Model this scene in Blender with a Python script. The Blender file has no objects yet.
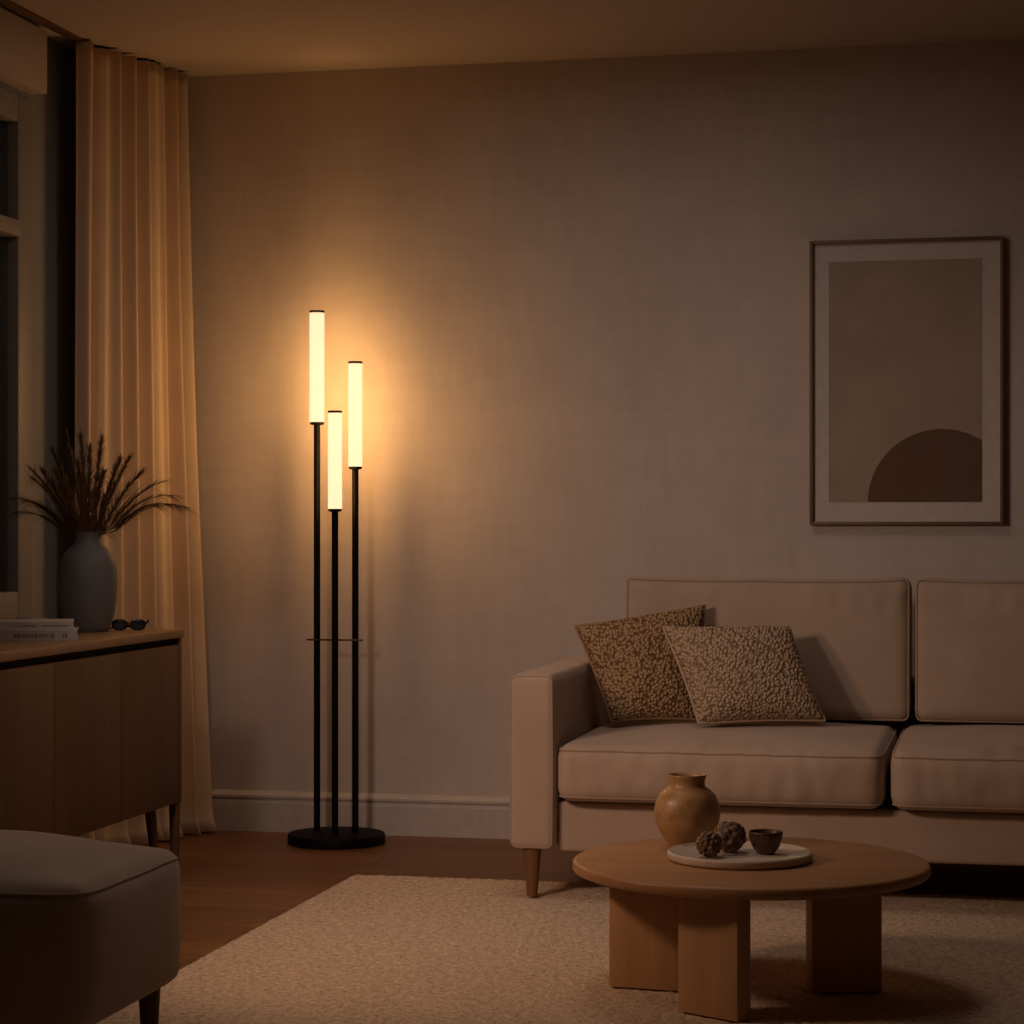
import bpy, bmesh, math, random
from mathutils import Vector, Matrix, noise as mnoise

PI = math.pi
S = bpy.context.scene
COL = S.collection
random.seed(11)

# ------------------------------------------------------------------ helpers
def link(o):
    COL.objects.link(o)
    return o

def world_loc(o):
    v = Vector((0, 0, 0))
    while o is not None:
        v += Vector(o.location)
        o = o.parent
    return v

def tag(o, label=None, cat=None, group=None, kind=None):
    if label: o['label'] = label
    if cat: o['category'] = cat
    if group: o['group'] = group
    if kind: o['kind'] = kind
    return o

def empty(name, loc, label, cat, group=None):
    o = bpy.data.objects.new(name, None)
    o.empty_display_size = 0.05
    o.location = loc
    return tag(link(o), label, cat, group)

def build(name, bm, mat, parent=None, origin=None, smooth=True, angle=40):
    """bm is in world coordinates; origin is the new object's world origin."""
    if origin is None:
        if parent is not None:
            origin = world_loc(parent)
        else:
            xs = [v.co for v in bm.verts]
            lo = [min(c[i] for c in xs) for i in range(3)]
            hi = [max(c[i] for c in xs) for i in range(3)]
            origin = Vector(((lo[0]+hi[0])/2, (lo[1]+hi[1])/2, lo[2]))
    origin = Vector(origin)
    bmesh.ops.translate(bm, verts=bm.verts[:], vec=-origin)
    bmesh.ops.recalc_face_normals(bm, faces=bm.faces[:])
    me = bpy.data.meshes.new(name)
    bm.to_mesh(me); bm.free()
    if smooth:
        me.polygons.foreach_set('use_smooth', [True]*len(me.polygons))
        try:
            me.set_sharp_from_angle(angle=math.radians(angle))
        except Exception:
            pass
    mats = mat if isinstance(mat, (list, tuple)) else [mat]
    for m in mats: me.materials.append(m)
    o = bpy.data.objects.new(name, me)
    link(o)
    if parent is not None:
        o.parent = parent
        o.location = origin - world_loc(parent)
    else:
        o.location = origin
    return o

def box(bm, x0, x1, y0, y1, z0, z1, bev=0.0, seg=2, mi=0):
    r = bmesh.ops.create_cube(bm, size=1.0)
    vs = r['verts']
    for v in vs:
        v.co = Vector((x0 + (v.co.x+.5)*(x1-x0), y0 + (v.co.y+.5)*(y1-y0), z0 + (v.co.z+.5)*(z1-z0)))
    fs = list({f for v in vs for f in v.link_faces})
    for f in fs: f.material_index = mi
    if bev > 0:
        es = list({e for v in vs for e in v.link_edges})
        bmesh.ops.bevel(bm, geom=es, offset=bev, segments=seg, profile=.5, affect='EDGES')
    return bm

def lathe(bm, prof, c=(0, 0, 0), n=48, cap0=True, cap1=True, mi=0):
    """prof: list of (r, z) from bottom to top, revolved about the vertical axis through c"""
    rings = []
    for r, z in prof:
        if r < 1e-6:
            rings.append([bm.verts.new((c[0], c[1], c[2]+z))])
        else:
            rings.append([bm.verts.new((c[0]+r*math.cos(2*PI*k/n), c[1]+r*math.sin(2*PI*k/n), c[2]+z)) for k in range(n)])
    for a, b in zip(rings, rings[1:]):
        for k in range(n):
            k2 = (k+1) % n
            if len(a) == 1 and len(b) == 1: continue
            if len(a) == 1: f = bm.faces.new((a[0], b[k2], b[k]))
            elif len(b) == 1: f = bm.faces.new((a[k], a[k2], b[0]))
            else: f = bm.faces.new((a[k], a[k2], b[k2], b[k]))
            f.material_index = mi
    if cap0 and len(rings[0]) > 1: bm.faces.new(rings[0][::-1]).material_index = mi
    if cap1 and len(rings[-1]) > 1: bm.faces.new(rings[-1]).material_index = mi
    return bm

def tube(bm, pts, rad, n=8, closed=False, mi=0):
    pts = [Vector(p) for p in pts]
    m = len(pts)
    rads = rad if isinstance(rad, (list, tuple)) else [rad]*m
    rings = []
    prev = None
    for i, p in enumerate(pts):
        if closed: d = pts[(i+1) % m] - pts[i-1]
        else: d = pts[min(i+1, m-1)] - pts[max(i-1, 0)]
        if d.length < 1e-9: d = Vector((0, 0, 1))
        d.normalize()
        if prev is None:
            up = Vector((0, 0, 1)) if abs(d.z) < .9 else Vector((1, 0, 0))
            a = d.cross(up).normalized()
        else:
            a = prev - d*prev.dot(d)
            if a.length < 1e-6: a = d.orthogonal()
            a.normalize()
        prev = a
        b = d.cross(a)
        rings.append([bm.verts.new(p + (a*math.cos(2*PI*k/n) + b*math.sin(2*PI*k/n))*rads[i]) for k in range(n)])
    rng = range(m) if closed else range(m-1)
    for i in rng:
        A = rings[i]; B = rings[(i+1) % m]
        for k in range(n):
            f = bm.faces.new((A[k], A[(k+1) % n], B[(k+1) % n], B[k])); f.material_index = mi
    if not closed:
        bm.faces.new(rings[0][::-1]); bm.faces.new(rings[-1])
    return bm

def axis(h, r, n):
    """sample positions along -h..h, dense in the rounded ends"""
    e = [0, .1, .25, .45, .7, 1.0]
    a = [-h + r*t for t in e]
    L = h - r
    mid = [-L + 2*L*i/n for i in range(1, n)]
    return a + mid + [-v for v in reversed(a)]

def rounded(bm, hx, hy, hz, r, n, fn):
    """closed rounded box centred at 0, every point passed through fn"""
    X, Y, Z = axis(hx, r, n[0]), axis(hy, r, n[1]), axis(hz, r, n[2])
    nx, ny, nz = len(X)-1, len(Y)-1, len(Z)-1
    cache = {}
    def V(i, j, k):
        if (i, j, k) not in cache:
            p = Vector((X[i], Y[j], Z[k]))
            q = Vector((max(-hx+r, min(hx-r, p.x)), max(-hy+r, min(hy-r, p.y)), max(-hz+r, min(hz-r, p.z))))
            d = p - q
            if d.length > 1e-9:
                # cube corner -> sphere, keeping the mapping even
                p = q + d.normalized()*r
            cache[(i, j, k)] = bm.verts.new(fn(p))
        return cache[(i, j, k)]
    for i in range(nx):
        for j in range(ny):
            bm.faces.new((V(i, j, 0), V(i, j+1, 0), V(i+1, j+1, 0), V(i+1, j, 0)))
            bm.faces.new((V(i, j, nz), V(i+1, j, nz), V(i+1, j+1, nz), V(i, j+1, nz)))
    for i in range(nx):
        for k in range(nz):
            bm.faces.new((V(i, 0, k), V(i+1, 0, k), V(i+1, 0, k+1), V(i, 0, k+1)))
            bm.faces.new((V(i, ny, k), V(i, ny, k+1), V(i+1, ny, k+1), V(i+1, ny, k)))
    for j in range(ny):
        for k in range(nz):
            bm.faces.new((V(0, j, k), V(0, j, k+1), V(0, j+1, k+1), V(0, j+1, k)))
            bm.faces.new((V(nx, j, k), V(nx, j+1, k), V(nx, j+1, k+1), V(nx, j, k+1)))
    return bm

def rrect(hx, hy, r, step=.02):
    """points of a rounded rectangle"""
    pts = []
    def line(a, b):
        m = max(1, int((Vector(b)-Vector(a)).length/step))
        for i in range(m):
            t = i/m
            pts.append((a[0]+(b[0]-a[0])*t, a[1]+(b[1]-a[1])*t))
    def arc(cx, cy, a0):
        for i in range(6):
            a = a0 + PI/2*i/6
            pts.append((cx+r*math.cos(a), cy+r*math.sin(a)))
    line((hx, -hy+r), (hx, hy-r)); arc(hx-r, hy-r, 0)
    line((hx-r, hy), (-hx+r, hy)); arc(-hx+r, hy-r, PI/2)
    line((-hx, hy-r), (-hx, -hy+r)); arc(-hx+r, -hy+r, PI)
    line((-hx+r, -hy), (hx-r, -hy)); arc(hx-r, -hy+r, -PI/2)
    return pts

def leg_taper(bm, x, y, z0, z1, r0, r1, dx=0, dy=0, n=20):
    m = 6
    tube(bm, [(x+dx*(1-i/m), y+dy*(1-i/m), z0+(z1-z0)*i/m) for i in range(m+1)], [r0+(r1-r0)*i/m for i in range(m+1)], n)
    return bm

# ------------------------------------------------------------------ materials
def srgb(r, g, b):
    f = lambda c: (c/255/12.92) if c/255 <= .04045 else ((c/255+.055)/1.055)**2.4
    return (f(r), f(g), f(b), 1)

def mat_new(name):
    m = bpy.data.materials.new(name); m.use_nodes = True
    nt = m.node_tree
    b = nt.nodes['Principled BSDF']
    return m, nt, b

def N(nt, t, **kw):
    n = nt.nodes.new(t)
    for k, v in kw.items(): setattr(n, k, v)
    return n

def coords(nt, scale=(1, 1, 1), rot=(0, 0, 0)):
    tc = N(nt, 'ShaderNodeTexCoord'); mp = N(nt, 'ShaderNodeMapping')
    mp.inputs['Scale'].default_value = scale
    mp.inputs['Rotation'].default_value = rot
    nt.links.new(tc.outputs['Object'], mp.inputs['Vector'])
    return mp.outputs['Vector']

def ramp(nt, fac, stops):
    r = N(nt, 'ShaderNodeValToRGB')
    el = r.color_ramp.elements
    el[0].position, el[0].color = stops[0]
    el[1].position, el[1].color = stops[-1]
    for p, c in stops[1:-1]:
        e = el.new(p); e.color = c
    nt.links.new(fac, r.inputs['Fac'])
    return r.outputs['Color']

def noise_tex(nt, vec, scale, detail=4, rough=.55):
    n = N(nt, 'ShaderNodeTexNoise')
    n.inputs['Scale'].default_value = scale
    n.inputs['Detail'].default_value = detail
    n.inputs['Roughness'].default_value = rough
    nt.links.new(vec, n.inputs['Vector'])
    return n.outputs['Fac']

def bump(nt, b, h, strength, dist=.002):
    n = N(nt, 'ShaderNodeBump')
    n.inputs['Strength'].default_value = strength
    n.inputs['Distance'].default_value = dist
    nt.links.new(h, n.inputs['Height'])
    nt.links.new(n.outputs['Normal'], b.inputs['Normal'])

def scale_col(c, k): return (c[0]*k, c[1]*k, c[2]*k, 1)

def plain(name, c, rough=.5, metal=0, spec=.5):
    m, nt, b = mat_new(name)
    b.inputs['Base Color'].default_value = c
    b.inputs['Roughness'].default_value = rough
    b.inputs['Metallic'].default_value = metal
    b.inputs['Specular IOR Level'].default_value = spec
    v = coords(nt)
    f = noise_tex(nt, v, 35, 3)
    col = ramp(nt, f, [(.3, scale_col(c, .93)), (.7, scale_col(c, 1.06))])
    nt.links.new(col, b.inputs['Base Color'])
    return m

def fabric(name, c, weave=700, var=.12, bstr=.35, rough=.95):
    m, nt, b = mat_new(name)
    b.inputs['Roughness'].default_value = rough
    b.inputs['Specular IOR Level'].default_value = .15
    b.inputs['Sheen Weight'].default_value = .15
    b.inputs['Sheen Roughness'].default_value = .5
    v = coords(nt)
    big = noise_tex(nt, v, 7, 5, .6)
    fine = noise_tex(nt, v, weave, 2, .7)
    mx = N(nt, 'ShaderNodeMath', operation='ADD'); 
    s1 = N(nt, 'ShaderNodeMath', operation='MULTIPLY'); s1.inputs[1].default_value = .5
    s2 = N(nt, 'ShaderNodeMath', operation='MULTIPLY'); s2.inputs[1].default_value = .5
    nt.links.new(big, s1.inputs[0]); nt.links.new(fine, s2.inputs[0])
    nt.links.new(s1.outputs[0], mx.inputs[0]); nt.links.new(s2.outputs[0], mx.inputs[1])
    col = ramp(nt, mx.outputs[0], [(.35, scale_col(c, 1-var)), (.65, scale_col(c, 1+var))])
    nt.links.new(col, b.inputs['Base Color'])
    bump(nt, b, fine, bstr, .0015)
    return m

def wood(name, c_dark, c_light, along='y', rough=.45, grain=1.0, spec=.4):
    m, nt, b = mat_new(name)
    b.inputs['Roughness'].default_value = rough
    b.inputs['Specular IOR Level'].default_value = spec
    lo, hi = 1.6*grain, 34*grain
    sc = {'x': (lo, hi, hi), 'y': (hi, lo, hi), 'z': (hi, hi, lo)}[along]
    v = coords(nt, sc)
    f1 = noise_tex(nt, v, 1.0, 6, .62)
    sc2 = {'x': (1, 9, 9), 'y': (9, 1, 9), 'z': (9, 9, 1)}[along]
    v2 = coords(nt, sc2)
    f2 = noise_tex(nt, v2, .9, 3, .5)
    a = N(nt, 'ShaderNodeMath', operation='ADD'); a.use_clamp = False
    h = N(nt, 'ShaderNodeMath', operation='MULTIPLY'); h.inputs[1].default_value = .5
    nt.links.new(f1, a.inputs[0]); nt.links.new(f2, a.inputs[1])
    nt.links.new(a.outputs[0], h.inputs[0])
    col = ramp(nt, h.outputs[0], [(.34, c_dark), (.66, c_light)])
    nt.links.new(col, b.inputs['Base Color'])
    bump(nt, b, f1, .12, .001)
    return m

# wall plaster: fine trowelled / linen-like mottling
def plaster(name, c, var=.10, cell=1.0):
    m, nt, b = mat_new(name)
    b.inputs['Roughness'].default_value = .92
    b.inputs['Specular IOR Level'].default_value = .15
    v1 = coords(nt, (2.2*cell, 2.2*cell, 1.5*cell))
    v2 = coords(nt, (26*cell, 26*cell, 5*cell))
    v3 = coords(nt, (5*cell, 5*cell, 34*cell))
    a = noise_tex(nt, v1, 1.2, 5, .6)
    p = noise_tex(nt, v2, 1.0, 4, .65)
    q = noise_tex(nt, v3, 1.0, 4, .65)
    s = N(nt, 'ShaderNodeMath', operation='ADD'); s2 = N(nt, 'ShaderNodeMath', operation='ADD')
    pm = N(nt, 'ShaderNodeMath', operation='MULTIPLY'); pm.inputs[1].default_value = .55
    qm = N(nt, 'ShaderNodeMath', operation='MULTIPLY'); qm.inputs[1].default_value = .45
    nt.links.new(p, pm.inputs[0]); nt.links.new(q, qm.inputs[0])
    nt.links.new(pm.outputs[0], s.inputs[0]); nt.links.new(qm.outputs[0], s.inputs[1])
    nt.links.new(s.outputs[0], s2.inputs[0]); nt.links.new(a, s2.inputs[1])
    h = N(nt, 'ShaderNodeMath', operation='MULTIPLY'); h.inputs[1].default_value = .5
    nt.links.new(s2.outputs[0], h.inputs[0])
    col = ramp(nt, h.outputs[0], [(.36, scale_col(c, 1-var)), (.64, scale_col(c, 1+var))])
    nt.links.new(col, b.inputs['Base Color'])
    bump(nt, b, s.outputs[0], .07, .002)
    return m

M = {}
WALL = (.585, .50, .455, 1)
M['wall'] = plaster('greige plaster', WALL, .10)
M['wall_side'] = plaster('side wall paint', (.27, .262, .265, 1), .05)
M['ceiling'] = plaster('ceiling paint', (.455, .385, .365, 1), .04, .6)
M['base'] = plain('skirting paint', (.56, .49, .45, 1), .6)
M['winframe'] = plain('window frame paint', (.27, .25, .24, 1), .5)
M['sofa'] = fabric('sand linen', (.455, .335, .26, 1), 650, .10)
M['ottoman'] = fabric('stone wool fabric', (.56, .435, .345, 1), 500, .12)
M['ott_pipe'] = fabric('stone wool piping', (.50, .41, .33, 1), 500, .06)
M['curtain'] = fabric('cream curtain linen', (.66, .50, .355, 1), 900, .07, .2)
M['oak_top'] = wood('oak table top', (.35, .172, .074, 1), (.48, .258, .118, 1), 'x', .42, .8)
M['oak_leg'] = wood('oak table leg', (.43, .235, .115, 1), (.58, .33, .165, 1), 'z', .5, .8)
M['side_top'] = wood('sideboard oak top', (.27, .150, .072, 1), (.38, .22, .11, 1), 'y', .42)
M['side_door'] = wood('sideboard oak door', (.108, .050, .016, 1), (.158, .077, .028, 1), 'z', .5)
M['dark_wood'] = wood('dark stained wood', (.085, .040, .018, 1), (.14, .070, .033, 1), 'z', .5)
M['sofa_leg'] = wood('walnut leg', (.15, .064, .024, 1), (.23, .105, .043, 1), 'z', .4)
M['pic_frame'] = wood('walnut picture frame', (.14, .075, .04, 1), (.21, .12, .066, 1), 'z', .5)
M['black'] = plain('black powder coat', (.003, .0027, .0025, 1), .6, 0, .12)
M['bronze'] = plain('dark bronze metal', (.10, .055, .03, 1), .4, .7)
M['tray'] = plain('pale stone tray', (.62, .52, .43, 1), .6)
M['vase_grey'] = plain('matte grey stoneware', (.155, .148, .148, 1), .6)
M['dark_plastic'] = plain('dark glossy acetate', (.012, .010, .010, 1), .18)
M['paper'] = plain('book paper', (.55, .49, .42, 1), .9)
M['book_a'] = plain('off-white book cover', (.50, .43, .38, 1), .6)
M['book_b'] = plain('pale grey book cover', (.42, .36, .32, 1), .6)
M['ink'] = plain('brown print ink', (.20, .14, .105, 1), .7)
M['mat_board'] = plain('passepartout board', (.60, .53, .48, 1), .9)
M['gap'] = plain('black shadow gap strip', (.02, .013, .009, 1), .8)

# clay vase: speckled, crazed glaze
m, nt, b = mat_new('crackled clay glaze'); M['clay'] = m
v = coords(nt)
f = noise_tex(nt, v, 26, 6, .65)
col = ramp(nt, f, [(.3, (.30, .155, .066, 1)), (.5, (.42, .235, .105, 1)), (.72, (.50, .30, .145, 1))])
nt.links.new(col, b.inputs['Base Color'])
b.inputs['Roughness'].default_value = .38
vo = N(nt, 'ShaderNodeTexVoronoi', feature='DISTANCE_TO_EDGE'); vo.inputs['Scale'].default_value = 70
nt.links.new(v, vo.inputs['Vector'])
cr = ramp(nt, vo.outputs['Distance'], [(.0, (0, 0, 0, 1)), (.06, (1, 1, 1, 1))])
bump(nt, b, cr, .25, .001)

# brown seed-pod material
m, nt, b = mat_new('brown woody pod'); M['pod'] = m
v = coords(nt)
f = noise_tex(nt, v, 60, 5, .7)
col = ramp(nt, f, [(.34, (.035, .018, .010, 1)), (.50, (.14, .072, .036, 1)), (.66, (.44, .29, .17, 1))])
nt.links.new(col, b.inputs['Base Color'])
b.inputs['Roughness'].default_value = .5
bump(nt, b, f, .6, .002)

# dark carved bowl
m, nt, b = mat_new('dark hammered bowl'); M['bowl'] = m
v = coords(nt)
f = noise_tex(nt, v, 90, 3, .6)
col = ramp(nt, f, [(.3, (.055, .024, .012, 1)), (.7, (.13, .062, .030, 1))])
nt.links.new(col, b.inputs['Base Color'])
b.inputs['Roughness'].default_value = .42
bump(nt, b, f, .5, .002)

# nubby pillow weave
def nubby(name, c_lo, c_hi, scale):
    m, nt, b = mat_new(name)
    v = coords(nt, (1, .6, 1))
    vo = N(nt, 'ShaderNodeTexVoronoi', feature='F1'); vo.inputs['Scale'].default_value = scale
    vo.inputs['Randomness'].default_value = .85
    nt.links.new(v, vo.inputs['Vector'])
    col = ramp(nt, vo.outputs['Distance'], [(.25, c_hi), (.45, tuple((2*a+d)/3 for a, d in zip(c_hi, c_lo))), (.70, c_lo)])
    nt.links.new(col, b.inputs['Base Color'])
    b.inputs['Roughness'].default_value = .95
    b.inputs['Specular IOR Level'].default_value = .1
    inv = N(nt, 'ShaderNodeMath', operation='SUBTRACT'); inv.inputs[0].default_value = 1
    nt.links.new(vo.outputs['Distance'], inv.inputs[1])
    bump(nt, b, inv.outputs[0], 1.0, .009)
    return m
M['nub_dark'] = nubby('caramel nubby weave', (.16, .088, .045, 1), (.54, .345, .195, 1), 105)
M['nub_light'] = nubby('oatmeal nubby weave', (.28, .18, .11, 1), (.62, .46, .32, 1), 105)
M['pipe_dark'] = fabric('caramel piping', (.30, .18, .10, 1), 600)
M['pipe_light'] = fabric('oatmeal piping', (.47, .34, .23, 1), 600)
M['sofa_pipe'] = fabric('sand piping', (.42, .30, .22, 1), 650, .08)

# floor planks (long side parallel to the back wall)
m, nt, b = mat_new('oak floor planks'); M['floor'] = m
tc = N(nt, 'ShaderNodeTexCoord')
bt = N(nt, 'ShaderNodeTexBrick')
bt.inputs['Scale'].default_value = 1.0
bt.inputs['Brick Width'].default_value = 1.7
bt.inputs['Row Height'].default_value = .165
bt.inputs['Mortar Size'].default_value = .0022
bt.inputs['Mortar Smooth'].default_value = .2
bt.inputs['Color1'].default_value = (.175, .070, .024, 1)
bt.inputs['Color2'].default_value = (.235, .102, .038, 1)
bt.inputs['Mortar'].default_value = (.075, .028, .012, 1)
bt.offset = .37
nt.links.new(tc.outputs['Object'], bt.inputs['Vector'])
v = coords(nt, (1.3, 24, 1))
f = noise_tex(nt, v, 1.0, 6, .62)
gr = ramp(nt, f, [(.3, (.62, .60, .58, 1)), (.7, (1.15, 1.15, 1.15, 1))])
mx = N(nt, 'ShaderNodeMix', data_type='RGBA', blend_type='MULTIPLY')
mx.inputs['Factor'].default_value = 1
nt.links.new(bt.outputs['Color'], mx.inputs['A']); nt.links.new(gr, mx.inputs['B'])
nt.links.new(mx.outputs['Result'], b.inputs['Base Color'])
b.inputs['Roughness'].default_value = .42
b.inputs['Specular IOR Level'].default_value = .35
bump(nt, b, bt.outputs['Fac'], -.25, .002)

# rug pile
m, nt, b = mat_new('cream wool pile'); M['rug'] = m
v = coords(nt)
f = noise_tex(nt, v, 150, 4, .7)
g = noise_tex(nt, v, 62, 3, .6)
a = N(nt, 'ShaderNodeMath', operation='ADD'); nt.links.new(f, a.inputs[0]); nt.links.new(g, a.inputs[1])
h = N(nt, 'ShaderNodeMath', operation='MULTIPLY'); h.inputs[1].default_value = .5; nt.links.new(a.outputs[0], h.inputs[0])
col = ramp(nt, h.outputs[0], [(.35, (.42, .305, .215, 1)), (.50, (.70, .525, .385, 1)), (.64, (.90, .72, .55, 1))])
nt.links.new(col, b.inputs['Base Color'])
b.inputs['Roughness'].default_value = 1
b.inputs['Specular IOR Level'].default_value = .05
bump(nt, b, f, .8, .008)

# dried grass
m, nt, b = mat_new('dried grass'); M['grass'] = m
v = coords(nt)
f = noise_tex(nt, v, 30, 3, .6)
col = ramp(nt, f, [(.3, (.12, .062, .028, 1)), (.7, (.27, .145, .068, 1))])
nt.links.new(col, b.inputs['Base Color'])
b.inputs['Roughness'].default_value = .8

# abstract print: sand field with a dark brown half disc, mottled like handmade paper
def printpaper(name, c):
    m, nt, b = mat_new(name)
    v = coords(nt, (3, 3, 3))
    f = noise_tex(nt, v, 1.6, 6, .6)
    col = ramp(nt, f, [(.3, scale_col(c, .88)), (.7, scale_col(c, 1.10))])
    nt.links.new(col, b.inputs['Base Color'])
    b.inputs['Roughness'].default_value = .85
    b.inputs['Specular IOR Level'].default_value = .15
    return m
M['print'] = printpaper('sand print paper', (.40, .305, .235, 1))
M['print_disc'] = printpaper('brown print ink field', (.155, .088, .056, 1))

# window glass: dark night pane with a faint reflection
m, nt, b = mat_new('night window glass'); M['glass'] = m
b.inputs['Base Color'].default_value = (.9, .95, 1, 1)
b.inputs['Roughness'].default_value = .03
b.inputs['Transmission Weight'].default_value = 1.0
b.inputs['IOR'].default_value = 1.45

# luminous frosted tube: lets the lamps inside shine through and glows by itself
m = bpy.data.materials.new('glowing frosted tube'); m.use_nodes = True; M['tube'] = m
nt = m.node_tree; nt.nodes.clear()
out = N(nt, 'ShaderNodeOutputMaterial'); ad = N(nt, 'ShaderNodeAddShader')
tr = N(nt, 'ShaderNodeBsdfTransparent'); tr.inputs['Color'].default_value = (.42, .42, .42, 1)
em = N(nt, 'ShaderNodeEmission'); em.inputs['Color'].default_value = (1.0, .715, .42, 1); em.inputs['Strength'].default_value = .88
nt.links.new(tr.outputs[0], ad.inputs[0]); nt.links.new(em.outputs[0], ad.inputs[1])
nt.links.new(ad.outputs[0], out.inputs['Surface'])

# ------------------------------------------------------------------ camera
F = 2231.0
YAW = math.radians(12.30)
EYE = 1.05
cam = bpy.data.cameras.new('camera'); co = link(bpy.data.objects.new('camera', cam))
cam.sensor_fit = 'HORIZONTAL'; cam.sensor_width = 36; cam.lens = 36*F/1024
cam.shift_y = 13/1024
cam.clip_start = .05
co.location = (0, 0, EYE); co.rotation_euler = (PI/2, 0, YAW)
S.camera = co

# ------------------------------------------------------------------ room shell
XL, XR, YB, YF, ZC = -2.95, 2.7, 7.3, -1.6, 2.6
def struct(name, bm, m, parent=None, smooth=False):
    o = build(name, bm, m, parent, smooth=smooth)
    if parent is None: o['kind'] = 'structure'
    return o
struct('floor', box(bmesh.new(), XL-.3, XR+.15, YF-.15, YB+.15, -.1, 0), M['floor'])
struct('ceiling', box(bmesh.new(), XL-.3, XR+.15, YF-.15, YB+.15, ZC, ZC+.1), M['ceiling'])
struct('wall_back', box(bmesh.new(), XL-.3, XR+.15, YB, YB+.15, 0, ZC), M['wall'])
struct('wall_right', box(bmesh.new(), XR, XR+.15, YF, YB, 0, ZC), M['wall'])
struct('wall_front', box(bmesh.new(), XL-.3, XR+.15, YF-.15, YF, 0, ZC), M['wall'])
# left wall with a window opening
WY0, WY1, WZ0, WZ1 = 4.70, 6.48, .76, 2.375
bm = bmesh.new()
box(bm, XL-.3, XL, YF, WY0, 0, ZC); box(bm, XL-.3, XL, WY1, YB, 0, ZC)
box(bm, XL-.3, XL, WY0, WY1, 0, WZ0); box(bm, XL-.3, XL, WY0, WY1, WZ1, ZC)
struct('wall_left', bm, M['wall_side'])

def moulding(bm, a, b, nrm):
    """skirting with a stepped lip along a->b, standing off the wall by nrm"""
    a, b, nrm = Vector(a), Vector(b), Vector(nrm)
    prof = [(0, 0), (.017, 0), (.017, .098), (.014, .106), (.014, .112), (.019, .116), (.019, .124), (.008, .136), (0, .138)]
    ra = [bm.verts.new(a + nrm*d + Vector((0, 0, z))) for d, z in prof]
    rb = [bm.verts.new(b + nrm*d + Vector((0, 0, z))) for d, z in prof]
    for i in range(len(prof)):
        j = (i+1) % len(prof)
        bm.faces.new((ra[i], ra[j], rb[j], rb[i]))
    bm.faces.new(ra); bm.faces.new(rb[::-1])
    return bm
struct('baseboard_back', moulding(bmesh.new(), (XL, YB, 0), (XR, YB, 0), (0, -1, 0)), M['base'])
struct('baseboard_left', moulding(bmesh.new(), (XL, YF, 0), (XL, YB-.02, 0), (1, 0, 0)), M['base'])
struct('baseboard_right', moulding(bmesh.new(), (XR, YF, 0), (XR, YB-.02, 0), (-1, 0, 0)), M['base'])

# window: frame, mullion, transom bar, panes
win = bpy.data.objects.new('window_1', None); link(win); win.location = (XL, (WY0+WY1)/2, WZ0); win['kind'] = 'structure'
bm = bmesh.new()
fx0, fx1 = XL-.06, XL+.006
box(bm, fx0, fx1, WY0, WY0+.10, WZ0, WZ1, .006); box(bm, fx0, fx1, WY1-.10, WY1, WZ0, WZ1, .006)
box(bm, fx0, fx1, WY0+.10, WY1-.10, WZ0, WZ0+.085, .006); box(bm, fx0, fx1, WY0+.10, WY1-.10, WZ1-.085, WZ1, .006)
ym = (WY0+WY1)/2
box(bm, fx0, fx1-.004, ym-.05, ym+.05, WZ0+.085, WZ1-.085, .006)
build('window_frame', bm, M['winframe'], win)
bm = bmesh.new()
box(bm, fx0+.01, fx1+.012, WY0+.10, ym-.05, 1.935, 1.985, .004); box(bm, fx0+.01, fx1+.012, ym+.05, WY1-.10, 1.935, 1.985, .004)
build('transom_bar', bm, M['winframe'], win)
for a, b2 in ((WY0+.09, ym-.04), (ym+.04, WY1-.09)):
    build('window_pane', box(bmesh.new(), XL-.036, XL-.030, a, b2, WZ0+.08, WZ1-.08), M['glass'], win, smooth=False)
bm = bmesh.new(); box(bm, XL-.06, XL+.05, WY0-.04, WY1+.02, WZ0-.035, WZ0, .006)
build('window_sill', bm, M['winframe'], win)
# pelmet / shutter box above the window
bm = bmesh.new(); box(bm, XL, XL+.06, 4.55, 6.475, 2.39, ZC-.012, .006)
struct('trim_1', bm, M['ceiling'], smooth=True)

# curtain track on the ceiling
bm = bmesh.new(); box(bm, -2.885, -2.85, 4.3, 7.26, ZC-.009, ZC-.0005, .002)
tag(build('curtain_track', bm, M['dark_wood']), 'thin dark curtain track running along the ceiling above the window', 'curtain track')

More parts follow.
